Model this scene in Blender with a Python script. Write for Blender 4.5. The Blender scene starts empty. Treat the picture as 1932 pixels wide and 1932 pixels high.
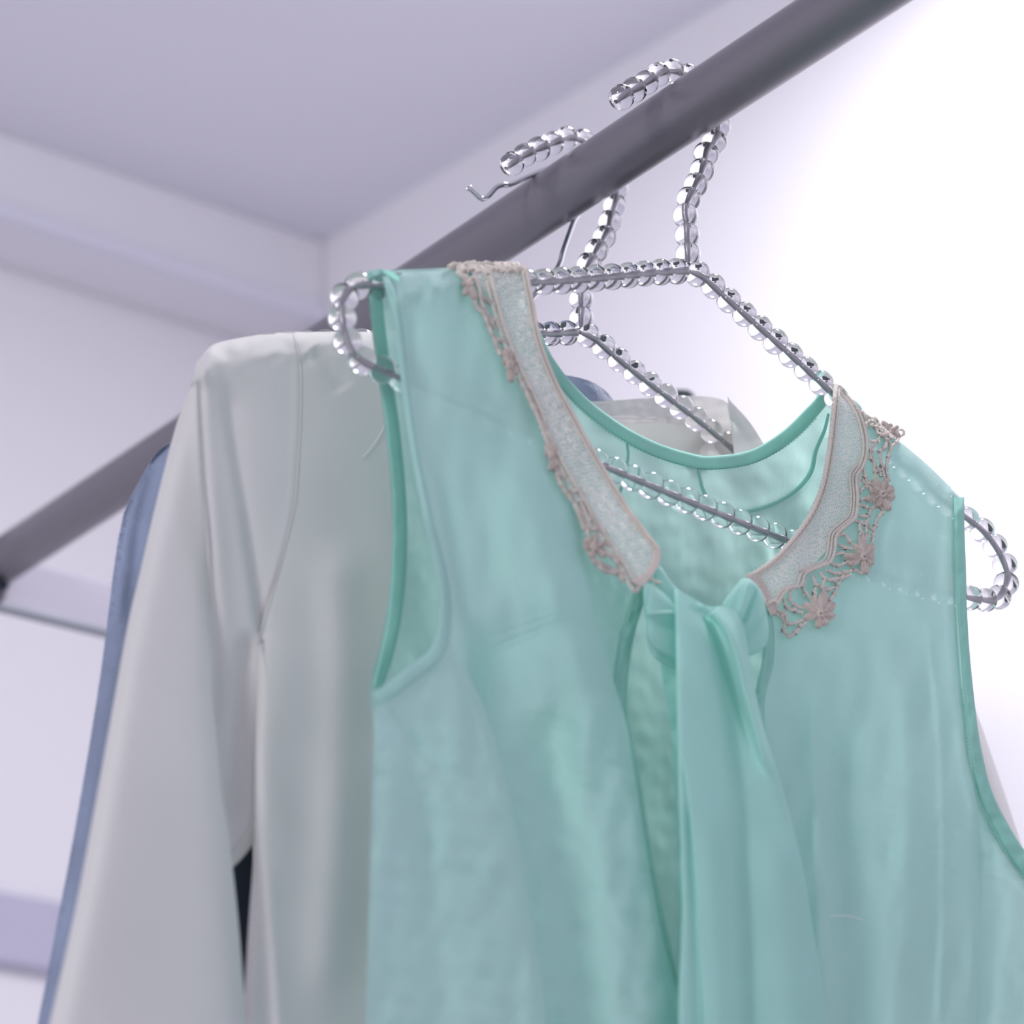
import bpy, math, random
import numpy as np
from mathutils import Matrix, Vector

# ------------------------------------------------------------------ camera
F = 5553.0                       # focal length in pixels of the 1932 px frame
CAM = np.array([0.0, 0.0, 1.45])
RX = np.array([0.805, -0.594, 0.0])                  # camera right in world axes (x across the rail, y along it, z up)
UP = np.array([-0.2355, -0.319, 0.918])
FW = np.array([0.545, 0.738, 0.397])
FW = FW / np.linalg.norm(FW)
RX = RX - FW * RX.dot(FW); RX /= np.linalg.norm(RX)
UP = np.cross(RX, FW); UP /= np.linalg.norm(UP)
sc = bpy.context.scene
col = sc.collection
cd = bpy.data.cameras.new('camera')
cam = bpy.data.objects.new('camera', cd); col.objects.link(cam)
cam.matrix_world = Matrix(((RX[0], UP[0], -FW[0], CAM[0]), (RX[1], UP[1], -FW[1], CAM[1]),
                           (RX[2], UP[2], -FW[2], CAM[2]), (0, 0, 0, 1)))
cd.sensor_width = 36.0
cd.lens = 36.0 * F / 1932.0
cd.clip_start = 0.02
cd.dof.use_dof = True
cd.dof.focus_distance = 1.185
cd.dof.aperture_fstop = 8.0
sc.camera = cam

# ------------------------------------------------------------------ light and exposure
w = bpy.data.worlds.new('world'); sc.world = w; w.use_nodes = True
bg = w.node_tree.nodes['Background']
bg.inputs[0].default_value = (0.90, 0.88, 1.0, 1)
bg.inputs[1].default_value = 0.82
def area_lamp(name, loc, target, size, power, colr):
    l = bpy.data.lights.new(name, 'AREA'); l.shape = 'DISK'; l.size = size; l.energy = power; l.color = colr
    o = bpy.data.objects.new(name, l); col.objects.link(o); o.location = loc
    o.rotation_euler = (Vector(target) - Vector(loc)).to_track_quat('-Z', 'Y').to_euler()
    return o
area_lamp('ceiling_spotlight_light', (0.90, 0.92, 2.56), (0.93, 0.88, 0.6), 0.14, 6.6, (1.0, 0.975, 1.0))
area_lamp('added_left_light', (-1.5, 0.15, 2.5), (.5, .75, 1.75), 0.45, 17.0, (1.0, 0.985, 1.0))  # unseen soft lamp, added at the front left so the folds show
sc.view_settings.view_transform = 'Standard'
sc.view_settings.look = 'None'
sc.view_settings.gamma = 1.0
sc.view_settings.use_curve_mapping = False
sc.view_settings.exposure = 0.0
sc.cycles.max_bounces = 16
sc.cycles.transmission_bounces = 16
sc.cycles.transparent_max_bounces = 24
sc.cycles.diffuse_bounces = 5
sc.cycles.caustics_refractive = True

# ------------------------------------------------------------------ helpers
def ray(px, py):
    px = np.asarray(px, float); py = np.asarray(py, float)
    return (RX * ((px - 966.0) / F)[..., None] + UP * ((966.0 - py) / F)[..., None] + FW)
def onY(px, py, y):              # the point where the sight line of a photo position meets the plane y
    d = ray(px, py); t = (np.asarray(y, float) - CAM[1]) / d[..., 1]
    return CAM + d * t[..., None]
def onZ(px, py, z):
    d = ray(px, py); t = (z - CAM[2]) / d[..., 2]
    return CAM + d * t[..., None]

RC = CAM + ray(1290.0, 211.0) * 1.2          # rail axis at the front hanger
RAILX, Y1, RAILZ = RC
RR = 0.0125
Y2 = Y1 + 0.068
Y3 = Y1 + 0.102
YW = Y1 + 0.088
Y4 = Y1 + 0.25

def crom(P, n):                  # Catmull-Rom through P along axis 0, n samples
    P = np.asarray(P, float); m = len(P)
    t = np.linspace(0, m - 1, n); i = np.minimum(t.astype(int), m - 2); f = (t - i)
    f = f.reshape((-1,) + (1,) * (P.ndim - 1))
    E = np.concatenate([2 * P[:1] - P[1:2], P, 2 * P[-1:] - P[-2:-1]])
    a, b, c, d = E[i], E[i + 1], E[i + 2], E[i + 3]
    return 0.5 * ((2 * b) + (c - a) * f + (2 * a - 5 * b + 4 * c - d) * f ** 2 + (3 * b - a - 3 * c + d) * f ** 3)
def arclen(P, n):
    D = crom(P, 60 * len(P)); s = np.concatenate([[0], np.cumsum(np.linalg.norm(np.diff(D, axis=0), axis=1))])
    q = np.linspace(0, s[-1], n)
    return np.stack([np.interp(q, s, D[:, k]) for k in range(D.shape[1])], 1)
def sdist(px, py, poly):         # signed distance to a line of photo positions (+ to the right when it runs down) and the place along it
    poly = crom(poly, max(12, 4 * len(poly)))
    best = np.full(px.shape, 1e9); sg = np.zeros(px.shape); tt = np.zeros(px.shape); n = len(poly) - 1
    for k in range(n):
        a, b = poly[k], poly[k + 1]; e = b - a; L = e.dot(e) + 1e-9
        u = np.clip(((px - a[0]) * e[0] + (py - a[1]) * e[1]) / L, 0, 1)
        dx = px - a[0] - u * e[0]; dy = py - a[1] - u * e[1]; d = np.hypot(dx, dy)
        m = d < best
        best = np.where(m, d, best); sg = np.where(m, np.sign(-(e[0] * dy - e[1] * dx)), sg); tt = np.where(m, (k + u) / n, tt)
    return best * sg, tt
def ends(t, a=.12, b=.12):
    r = np.ones_like(t)
    if a: r = r * np.clip(t / a, 0, 1)
    if b: r = r * np.clip((1 - t) / b, 0, 1)
    return r * r * (3 - 2 * r)
def ridge(px, py, poly, wd, a, e=(.12, .12)):
    s, t = sdist(px, py, poly); return a * np.exp(-(s / wd) ** 2) * ends(t, *e)
def crease(px, py, poly, wd, a, fall, e=(.12, .12)):   # sharp rise at the line that dies away to its right (fall > 0) or left (fall < 0)
    s, t = sdist(px, py, poly)
    s = s * (1 if fall > 0 else -1)
    return a * (.5 + .5 * np.tanh(s / wd)) * np.exp(-np.maximum(s, 0) / abs(fall)) * ends(t, *e)
def wav(px, py, scale, seed, sx=1.0, sy=1.0, n=14):
    r = np.random.RandomState(seed); o = np.zeros(np.shape(px))
    for k in range(n):
        a = r.uniform(0, 2 * math.pi); q = r.uniform(.6, 1.7) * 2 * math.pi / scale
        o += np.sin(px * q * math.cos(a) * sx + py * q * math.sin(a) * sy + r.uniform(0, 6.28))
    return o / math.sqrt(n)
def sst(x, a, b):
    t = np.clip((x - a) / (b - a), 0, 1); return t * t * (3 - 2 * t)

def mesh_obj(name, V, Fc, mat, parent=None, smooth=True):
    me = bpy.data.meshes.new(name)
    off = Vector((0, 0, 0))
    if parent is not None:
        off = wloc(parent)
    V = np.asarray(V, float) - np.array(off)
    me.from_pydata(V.tolist(), [], [tuple(f) for f in Fc])
    if smooth: me.polygons.foreach_set('use_smooth', [True] * len(me.polygons))
    if mat: me.materials.append(mat)
    me.update()
    o = bpy.data.objects.new(name, me); col.objects.link(o)
    if parent is not None: o.parent = parent
    return o
def wloc(o):
    v = Vector((0, 0, 0))
    while o is not None: v = v + o.location; o = o.parent
    return v
def tag(o, label=None, cat=None, group=None, kind=None):
    if label: o['label'] = label
    if cat: o['category'] = cat
    if group: o['group'] = group
    if kind: o['kind'] = kind
    return o
def empty(name, loc, label, cat, group=None):
    o = bpy.data.objects.new(name, None); col.objects.link(o); o.location = Vector(loc); o.empty_display_size = .02
    return tag(o, label, cat, group)

def grid_faces(nv, nu, off=0, flip=False, closeu=False):
    f = []
    for j in range(nv - 1):
        for i in range(nu if closeu else nu - 1):
            a = off + j * nu + i; b = off + j * nu + (i + 1) % nu; c = b + nu; d = a + nu
            f.append((a, d, c, b) if not flip else (a, b, c, d))
    return f
def sheet(name, rows, nu, nv, y0, dyf, mat, parent, uniform=False):
    G = np.asarray(rows, float)
    if G[-1, :, 1].min() > 1980:         # garments go on below the frame
        e = G[-1] - G[-2]; e = e / np.maximum(e[:, 1:], 50) * 330.0
        G = np.concatenate([G, (G[-1] + e)[None]]); nv = int(nv * len(G) / (len(G) - 1))
    G = crom(G, nv)
    G = np.swapaxes(crom(np.swapaxes(G, 0, 1), nu), 0, 1)
    px, py = G[..., 0], G[..., 1]
    P = onY(px, py, y0 + dyf(px, py))
    return mesh_obj(name, P.reshape(-1, 3), grid_faces(nv, nu), mat, parent)
def lr(L, R, k=2):               # rows from a left and a right outline
    return [[(a[0] + (b[0] - a[0]) * i / (k - 1), a[1] + (b[1] - a[1]) * i / (k - 1)) for i in range(k)] for a, b in zip(L, R)]
def tube(P, r, seg=8, caps=True):
    P = np.asarray(P, float); n = len(P); r = np.broadcast_to(np.asarray(r, float), (n,))
    T = np.gradient(P, axis=0); T /= np.linalg.norm(T, axis=1)[:, None] + 1e-12
    u = np.cross(T[0], [0.3, 0.2, 0.93]); u /= np.linalg.norm(u); V = []
    for k in range(n):
        u = u - T[k] * u.dot(T[k]); u /= np.linalg.norm(u) + 1e-12; v = np.cross(T[k], u)
        for s in range(seg):
            a = 2 * math.pi * s / seg; V.append(P[k] + r[k] * (u * math.cos(a) + v * math.sin(a)))
    f = grid_faces(n, seg, closeu=True)
    if caps: f.append(tuple(range(seg))[::-1]); f.append(tuple((n - 1) * seg + s for s in range(seg)))
    return V, f
class MB:
    def __init__(s): s.v = []; s.f = []
    def add(s, vf):
        o = len(s.v); s.v += [tuple(x) for x in vf[0]]; s.f += [tuple(i + o for i in f) for f in vf[1]]
    def build(s, name, mat, parent=None, smooth=True): return mesh_obj(name, s.v, s.f, mat, parent, smooth)
def ribbon(name, poly, wd, y0, dyf, mat, parent, bulge=.0009, side=0.0, n=None, ruck=0.0, seed=3):
    """narrow sewn band: poly = its middle line in photo positions, wd = width there (number or list)"""
    n = n or max(30, int(14 * len(poly)))
    C = arclen(poly, n); W = crom(np.asarray(wd, float)[:, None], n)[:, 0] if np.ndim(wd) else np.full(n, float(wd))
    T = np.gradient(C, axis=0); T /= np.linalg.norm(T, axis=1)[:, None]; N = np.stack([-T[:, 1], T[:, 0]], 1)
    m = 11; V = []
    for k in range(m):
        q = -1 + 2 * k / (m - 1); p = C + N * (W[:, None] * .5 * q)
        base = dyf(p[:, 0], p[:, 1])
        h = bulge * max(0, 1 - abs(q) ** 4) 
        rk = ruck * wav(p[:, 0] * 1.0, p[:, 1], 34, seed) * (1 - q * q)
        V.append(onY(p[:, 0], p[:, 1], y0 + base - h - .0003 - rk))
    V = np.stack(V, 1)
    # back layer so that the band has real thickness
    m2 = m; B = V + np.array([0, .0006, 0]); B[:, 0] = V[:, 0]; B[:, -1] = V[:, -1]
    ring = np.concatenate([V, B[:, ::-1][:, 1:-1]], 1)
    return mesh_obj(name, ring.reshape(-1, 3), grid_faces(n, ring.shape[1], closeu=True), mat, parent)
def box(name, x0, x1, y0, y1, z0, z1, mat, parent=None, bev=0.0):
    V = [(x, y, z) for z in (z0, z1) for y in (y0, y1) for x in (x0, x1)]
    f = [(0, 2, 3, 1), (4, 5, 7, 6), (0, 1, 5, 4), (2, 6, 7, 3), (0, 4, 6, 2), (1, 3, 7, 5)]
    o = mesh_obj(name, V, f, mat, parent, smooth=False)
    if bev:
        m = o.modifiers.new('bevel', 'BEVEL'); m.width = bev; m.segments = 3
    return o

# ------------------------------------------------------------------ materials
def srgb(r, g, b):
    def c(v): v /= 255.0; return v / 12.92 if v <= .04045 else ((v + .055) / 1.055) ** 2.4
    return (c(r), c(g), c(b), 1)
def mat_new(name):
    m = bpy.data.materials.new(name); m.use_nodes = True; nt = m.node_tree; nt.nodes.clear()
    out = nt.nodes.new('ShaderNodeOutputMaterial'); return m, nt, out
def N(nt, t, **kw):
    n = nt.nodes.new(t)
    for k, v in kw.items():
        if k[0] == 'i' and k[1:].isdigit(): n.inputs[int(k[1:])].default_value = v
        elif k in n.inputs: n.inputs[k].default_value = v
        else: setattr(n, k, v)
    return n
def cloth(name, c, ct, trans=.4, clear=0.0, weave=0.15, weave_scale=2500, wrinkle=.3, wr_scale=60, wr_stretch=(1, 1, 1), mottled=.06, sheen=.2, wr_dist=.0012, rough=.85):
    m, nt, out = mat_new(name); L = nt.links.new
    tc = N(nt, 'ShaderNodeTexCoord')
    mp = N(nt, 'ShaderNodeMapping'); mp.inputs['Scale'].default_value = wr_stretch; L(tc.outputs['Object'], mp.inputs[0])
    n1 = N(nt, 'ShaderNodeTexNoise'); n1.inputs['Scale'].default_value = wr_scale; n1.inputs['Detail'].default_value = 5; L(mp.outputs[0], n1.inputs[0])
    n2 = N(nt, 'ShaderNodeTexNoise'); n2.inputs['Scale'].default_value = weave_scale; n2.inputs['Detail'].default_value = 2; L(tc.outputs['Object'], n2.inputs[0])
    b1 = N(nt, 'ShaderNodeBump'); b1.inputs['Strength'].default_value = wrinkle; b1.inputs['Distance'].default_value = wr_dist; L(n1.outputs[0], b1.inputs['Height'])
    b2 = N(nt, 'ShaderNodeBump'); b2.inputs['Strength'].default_value = weave; b2.inputs['Distance'].default_value = .0002; L(n2.outputs[0], b2.inputs['Height']); L(b1.outputs[0], b2.inputs['Normal'])
    n3 = N(nt, 'ShaderNodeTexNoise'); n3.inputs['Scale'].default_value = 25; n3.inputs['Detail'].default_value = 4; L(tc.outputs['Object'], n3.inputs[0])
    mr = N(nt, 'ShaderNodeMapRange'); mr.inputs[1].default_value = .3; mr.inputs[2].default_value = .7; mr.inputs[3].default_value = 1 - mottled; mr.inputs[4].default_value = 1 + mottled * .3; L(n3.outputs[0], mr.inputs[0])
    def tint(cc):
        mx = N(nt, 'ShaderNodeMix', data_type='RGBA', blend_type='MULTIPLY'); mx.inputs[0].default_value = 1; mx.inputs[6].default_value = cc; L(mr.outputs[0], mx.inputs[7]); return mx.outputs[2]
    p = N(nt, 'ShaderNodeBsdfPrincipled'); L(tint(c), p.inputs['Base Color']); p.inputs['Roughness'].default_value = rough
    p.inputs['Sheen Weight'].default_value = sheen; p.inputs['Sheen Roughness'].default_value = .4; p.inputs['Specular IOR Level'].default_value = .25
    L(b2.outputs[0], p.inputs['Normal'])
    t = N(nt, 'ShaderNodeBsdfTranslucent'); L(tint(ct), t.inputs[0]); L(b2.outputs[0], t.inputs['Normal'])
    mx = N(nt, 'ShaderNodeMixShader'); mx.inputs[0].default_value = trans; L(p.outputs[0], mx.inputs[1]); L(t.outputs[0], mx.inputs[2])
    last = mx
    if clear:
        tr = N(nt, 'ShaderNodeBsdfTransparent'); m2 = N(nt, 'ShaderNodeMixShader'); m2.inputs[0].default_value = clear; L(mx.outputs[0], m2.inputs[1]); L(tr.outputs[0], m2.inputs[2]); last = m2
    L(last.outputs[0], out.inputs[0]); return m
MINT = (.58, .83, .80, 1); MINT_T = (.60, .90, .82, 1)
M = {}
M['mint'] = cloth('mint_voile', MINT, MINT_T, .42, .07, .25, 2600, .55, 85, (1, 1, 1.0), .05, .15)
M['mint_back'] = cloth('mint_voile_crinkled', MINT, MINT_T, .5, .05, .25, 2600, .3, 90, (1.6, 1, .5), .05, .15)
M['mint_double'] = cloth('mint_voile_doubled', (.43, .75, .69, 1), (.36, .80, .66, 1), .35, 0, .25, 2600, .4, 90, (1, 1, 1), .06, .15)
M['mint_satin'] = cloth('mint_tie_cloth', (.54, .83, .79, 1), (.50, .87, .77, 1), .38, 0, .15, 2600, .15, 60, (1, 1, .4), .04, .2)
M['mint_thread'] = cloth('mint_thread', (.30, .62, .55, 1), (.2, .6, .5, 1), .2)
M['white'] = cloth('ivory_crepe', (.80, .80, .78, 1), (.80, .79, .74, 1), .25, 0, .35, 2200, .12, 40, (1, 1, .5), .02, .1)
M['blue'] = cloth('blue_wool', (.30, .36, .50, 1), (.3, .36, .5, 1), .08, 0, .9, 1300, .6, 260, (1, 1, 1), .22, .6)
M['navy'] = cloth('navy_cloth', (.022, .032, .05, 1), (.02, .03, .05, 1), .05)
M['black'] = cloth('black_cloth', (.02, .03, .035, 1), (.02, .03, .03, 1), .02)
M['lace'] = cloth('beige_lace_yarn', (.96, .90, .83, 1), (.93, .86, .78, 1), .3, 0, .8, 2600, .8, 1300, (1, 1, 1), .10, .4, .0005)
M['lace_flower'] = cloth('beige_flower_yarn', (.95, .85, .77, 1), (.92, .80, .71, 1), .3, 0, .9, 2600, 1.0, 1300, (1, 1, 1), .16, .4, .0006)
def net_material():
    m = cloth('beige_net', (.93, .89, .85, 1), (.90, .86, .82, 1), .35, 0, .5, 2600, .4, 700, (1, 1, 1), .08, .2, .0003)
    nt = m.node_tree; L = nt.links.new; out = [n for n in nt.nodes if n.type == 'OUTPUT_MATERIAL'][0]; src = out.inputs[0].links[0].from_socket
    tc = N(nt, 'ShaderNodeTexCoord')
    v = N(nt, 'ShaderNodeTexVoronoi', feature='DISTANCE_TO_EDGE'); v.inputs['Scale'].default_value = 760; v.inputs['Randomness'].default_value = .75
    mp = N(nt, 'ShaderNodeMapping'); mp.inputs['Scale'].default_value = (1.15, .2, .85); mp.inputs['Rotation'].default_value = (0, .3, 0)
    L(tc.outputs['Object'], mp.inputs[0]); L(mp.outputs[0], v.inputs['Vector'])
    mr = N(nt, 'ShaderNodeMapRange'); mr.inputs[1].default_value = .12; mr.inputs[2].default_value = .3; mr.inputs[3].default_value = 0; mr.inputs[4].default_value = .8; L(v.outputs[0], mr.inputs[0])
    tr = N(nt, 'ShaderNodeBsdfTransparent'); mx = N(nt, 'ShaderNodeMixShader'); L(mr.outputs[0], mx.inputs[0]); L(src, mx.inputs[1]); L(tr.outputs[0], mx.inputs[2]); L(mx.outputs[0], out.inputs[0])
    return m
M['net'] = net_material()
def principled(name, c, rough, metal=0.0, spec=.5, bump=None, **kw):
    m, nt, out = mat_new(name); p = N(nt, 'ShaderNodeBsdfPrincipled'); p.inputs['Base Color'].default_value = c; p.inputs['Roughness'].default_value = rough; p.inputs['Metallic'].default_value = metal
    p.inputs['Specular IOR Level'].default_value = spec
    for k, v in kw.items(): p.inputs[k].default_value = v
    if bump:
        tc = N(nt, 'ShaderNodeTexCoord'); mp = N(nt, 'ShaderNodeMapping'); mp.inputs['Scale'].default_value = bump[2]; nt.links.new(tc.outputs['Object'], mp.inputs[0])
        n = N(nt, 'ShaderNodeTexNoise'); n.inputs['Scale'].default_value = bump[0]; n.inputs['Detail'].default_value = 4; nt.links.new(mp.outputs[0], n.inputs[0])
        b = N(nt, 'ShaderNodeBump'); b.inputs['Strength'].default_value = bump[1]; b.inputs['Distance'].default_value = .0005; nt.links.new(n.outputs[0], b.inputs['Height']); nt.links.new(b.outputs[0], p.inputs['Normal'])
        mr = N(nt, 'ShaderNodeMapRange'); mr.inputs[3].default_value = max(0, rough - .08); mr.inputs[4].default_value = rough + .08; nt.links.new(n.outputs[0], mr.inputs[0]); nt.links.new(mr.outputs[0], p.inputs['Roughness'])
    nt.links.new(p.outputs[0], out.inputs[0]); return m
M['wall'] = principled('painted_wall', (.80, .79, .83, 1), .9, bump=(60, .1, (1, 1, 1)))
M['ceiling'] = principled('painted_ceiling', (.78, .77, .84, 1), .9, bump=(60, .1, (1, 1, 1)))
M['floor'] = principled('pale_floor', (.62, .60, .64, 1), .5, bump=(20, .1, (1, 1, 1)))
M['trim'] = principled('painted_trim', (.72, .72, .82, 1), .7)
M['band'] = principled('lilac_grey_strip', (.50, .49, .62, 1), .8)
M['rail'] = principled('grey_steel_rail', (.22, .21, .235, 1), .34, .5, bump=(90, .12, (8, .5, 8)))
M['bar'] = principled('lilac_grey_steel', (.40, .385, .46, 1), .6, .1)
M['bar_edge'] = principled('steel_lip', (.28, .31, .35, 1), .4, .5)
M['chrome'] = principled('chrome_wire', (.62, .65, .68, 1), .12, 1.0)
M['wire'] = principled('dull_wire', (.42, .41, .44, 1), .3, .85)
M['glass'] = principled('clear_bead_acrylic', (1, 1, 1, 1), .01, **{'Transmission Weight': 1.0, 'IOR': 1.45})
M['thread'] = principled('white_thread', (.9, .9, .9, 1), .6)

# ------------------------------------------------------------------ the room
CY = 1.80                                        # face of the bulkhead at the far end
cr = ray(615.0, 455.0); CC = CAM + cr * (CY / cr[1]); WX, CZ = CC[0], CC[2]
z2 = onY(np.array(0.), np.array(405.), CY)[2]
p3 = onZ(np.array(0.), np.array(500.), z2); BY = p3[1]
def struct(o, kind='structure'): o['kind'] = kind; return o
struct(box('ceiling', -2.6, WX + .9, -2.6, BY + .1, CZ, CZ + .08, M['ceiling']))
q_ = onZ(np.array(1370.), np.array(0.), CZ); sl = (q_[0] - WX) / (q_[1] - CY)        # the wall is not quite parallel to the rail
def wx(y): return WX + sl * (y - CY)
V = [(wx(y) + a, y, z) for z in (0, CZ) for y in (-2.6, BY + .1) for a in (0, .1)]
struct(mesh_obj('wall_right', V, [(0, 2, 3, 1), (4, 5, 7, 6), (0, 1, 5, 4), (2, 6, 7, 3), (0, 4, 6, 2), (1, 3, 7, 5)], M['wall'], None, False))
struct(box('wall_back', -2.6, WX, BY, BY + .1, 0, CZ, M['wall']))
struct(box('floor', -2.6, WX + .9, -2.6, BY + .1, -.08, 0, M['floor']))
struct(box('trim_1', -2.6, WX, CY, BY, z2, CZ, M['wall'], bev=.004))      # boxed bulkhead under the ceiling
struct(box('trim_2', -2.6, WX, CY - .012, CY, z2 - .006, z2 + .006, M['trim'], bev=.003))
za, zb = onY(np.array(60.), np.array(1835.), BY)[2], onY(np.array(60.), np.array(1700.), BY)[2]
struct(box('trim_3', -2.6, WX, BY - .012, BY, za, zb, M['band'], bev=.004))   # thin strip along the wall in a darker lilac grey

# ------------------------------------------------------------------ the rail
pe = onY(np.array(0.), np.array(1120.), 1.0)
d = ray(-4.0, 1118.0); YE = CAM[1] + d[1] * (RAILX - CAM[0]) / d[0]
rail = empty('hanging_rail', (RAILX, Y1, RAILZ), 'long grey steel clothes rail crossing the picture with all the hangers hooked on it', 'rail')
ys = np.linspace(-.9, YE, 60)
o = mesh_obj('tube', *tube(np.stack([np.full(60, RAILX), ys, np.full(60, RAILZ)], 1), RR, 48), M['rail'], rail)
o['label'] = 'round grey steel tube'
# end fitting and the cross bar that carries the far end of the rail
cb = empty('cross_bar', (RAILX, YE, RAILZ), 'flat pale lilac bar carrying the far left end of the rail', 'bar')
f1 = box('bar_face', RAILX + .004, WX - .001, YE + .004, YE + .010, RAILZ - .0225, RAILZ + .006, M['bar'], cb, .001)
f2 = box('bottom_lip', RAILX - .012, WX - .001, YE + .002, YE + .012, RAILZ - .0245, RAILZ - .0225, M['bar_edge'], cb)
f3 = box('end_bracket', RAILX - .030, RAILX + .004, YE - .004, YE + .012, RAILZ - .0225, RAILZ + .012, M['rail'], cb, .002)
f4 = mesh_obj('bolt', *tube([(RAILX - .004, YE - .012, RAILZ - .018), (RAILX - .004, YE - .003, RAILZ - .018)], .004, 16), M['navy'], cb)

# ------------------------------------------------------------------ beaded hangers
def bead_mesh():
    R, L, h = .0052, .00438, .0015      # radius, half length, hole
    n = 22; prof = []
    a0 = math.asin(min(1, h / R)) * 1.15
    for k in range(n + 1):
        a = a0 + (math.pi - 2 * a0) * k / n; prof.append((-math.cos(a) * L / math.cos(a0), R * math.sin(a) ** .74))
    prof = [(-L, 1e-5), (-L, h * .6)] + [(x, max(r, h * .6)) for x, r in prof] + [(L, h * .6), (L, 1e-5)]
    m = len(prof); S = 28; V = []; f = []
    for s in range(S):
        a = 2 * math.pi * s / S
        for x, r in prof: V.append((x, r * math.cos(a), r * math.sin(a)))
    for s in range(S):
        for k in range(m - 1):
            f.append((s * m + k, ((s + 1) % S) * m + k, ((s + 1) % S) * m + k + 1, s * m + k + 1))
    me = bpy.data.meshes.new('bead'); me.from_pydata(V, [], f); me.polygons.foreach_set('use_smooth', [True] * len(f)); me.materials.append(M['glass']); me.update()
    return me
BEAD = bead_mesh()
def pix_path(pts, y): p = np.array(pts, float); return onY(p[:, 0], p[:, 1], np.full(len(p), y))
def string_beads(path, parent, step=.0089, start=.004, rng=random.Random(4), skip=None):
    D = crom(path, 40 * len(path)); s = np.concatenate([[0], np.cumsum(np.linalg.norm(np.diff(D, axis=0), axis=1))])
    step = s[-1] / round(s[-1] / step); q = step / 2; off = wloc(parent)
    while q < s[-1] - .001:
        p = np.array([np.interp(q, s, D[:, k]) for k in range(3)]); p2 = np.array([np.interp(min(q + .002, s[-1]), s, D[:, k]) for k in range(3)]); p1 = np.array([np.interp(max(q - .002, 0), s, D[:, k]) for k in range(3)])
        t = Vector(p2 - p1).normalized()
        o = bpy.data.objects.new('bead', BEAD); col.objects.link(o); o.parent = parent
        o.location = Vector(p) - off; o.rotation_mode = 'QUATERNION'; o.rotation_quaternion = t.to_track_quat('X', 'Z')
        k = 1 + rng.uniform(-.03, .03); o.scale = (1, k, k)
        q += step
def hook_points(y, lead, tail, r, a0=-45, a1=150, n=9):
    """lead: pixel points of the stem up to the rail; then round the rail; tail: pixel points past the rail"""
    P = [tuple(v) for v in pix_path(lead, y)]
    for k in range(n):
        a = math.radians(a0 + (a1 - a0) * k / (n - 1)); P.append((RAILX + r * math.cos(a), y, RAILZ + r * math.sin(a)))
    return P + [tuple(v) for v in pix_path(tail, y)]
def beaded_hanger(y, hook, body, label):
    h = empty('beaded_hanger', (RAILX, y, RAILZ), label, 'hanger', None)
    for path, nm in ((hook, 'hook_wire'), (body, 'frame_wire')):
        D = crom(path, 14 * len(path)); D = np.concatenate([D[:1], D[np.concatenate([[True], np.linalg.norm(np.diff(D, axis=0), axis=1) > 1e-5])][1:]])
        mesh_obj(nm, *tube(D, .0009, 12), M['wire'], h); string_beads(path, h)
    return h
hook1 = hook_points(Y1, [(1299, 498), (1297, 462), (1296, 425), (1293, 395), (1306, 362), (1320, 335), (1328, 310), (1334, 285)], [(1207, 164), (1180, 178), (1162, 192)], RR + .0057, -38, 132)
body1 = pix_path([(1292, 511), (1240, 514), (1180, 520), (1100, 527), (1000, 533), (900, 538), (800, 541), (735, 540), (690, 538), (661, 545), (645, 575), (648, 615), (658, 650), (682, 680), (722, 698), (775, 722), (860, 758), (1000, 818), (1130, 875), (1300, 946), (1480, 1018), (1640, 1076), (1760, 1112), (1843, 1130), (1879, 1130), (1896, 1108), (1900, 1080), (1884, 1040), (1858, 1005), (1830, 982), (1780, 944), (1722, 893), (1660, 836), (1612, 786), (1566, 738), (1500, 677), (1430, 615), (1370, 562), (1335, 530), (1318, 518), (1300, 512)], Y1)
h1 = beaded_hanger(Y1, hook1, body1, 'clear beaded hanger carrying the mint blouse, nearest to the camera')
hook2 = hook_points(Y2, [(1097, 618), (1097, 585), (1097, 550), (1102, 520), (1116, 490), (1133, 460), (1147, 435), (1153, 408)], [(1000, 288), (975, 302), (955, 318)], RR + .0065, -15, 132)
body2 = pix_path([(1084, 627), (1040, 630), (950, 632), (800, 640), (650, 645), (520, 652), (440, 672), (420, 700), (425, 740), (470, 770), (600, 830), (900, 950), (1200, 1060), (1450, 1150), (1600, 1195), (1660, 1185), (1670, 1150), (1640, 1090), (1560, 1000), (1480, 930), (1400, 862), (1330, 803), (1270, 757), (1210, 712), (1160, 672), (1125, 642), (1108, 632), (1094, 627)], Y2)
h2 = beaded_hanger(Y2, hook2, body2, 'clear beaded hanger inside the white jacket, behind the first hanger')
# wire hanger of the blue coat
wh = empty('wire_hanger', (RAILX, Y3, RAILZ), 'thin chrome wire hanger with an upturned hook tip, left of the beaded hooks', 'hanger')
P = hook_points(YW, [(985, 592), (1002, 566), (1024, 543), (1043, 520), (1056, 497), (1063, 472)], [(968, 346), (948, 349), (936, 354), (920, 371), (908, 375), (897, 366), (887, 357)], RR + .0012, -38, 104)
P = crom(P, 200); mesh_obj('hook', *tube(P, .0011, 14), M['chrome'], wh)
tip = P[-1]; mesh_obj('hook_tip', *tube([tip + (P[-1] - P[-4]) * k * .4 for k in range(4)], [.0011, .0016, .0016, .0011], 14), M['chrome'], wh)
sh = pix_path([(985, 590), (980, 620), (1010, 680), (1100, 775), (1300, 880), (1400, 940), (1380, 965), (500, 890), (425, 872), (450, 845), (700, 730), (960, 625), (983, 594)], (Y3 + YW) / 2)
mesh_obj('shoulder_frame', *tube(crom(sh, 160), .0011, 10), M['chrome'], wh)

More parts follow.
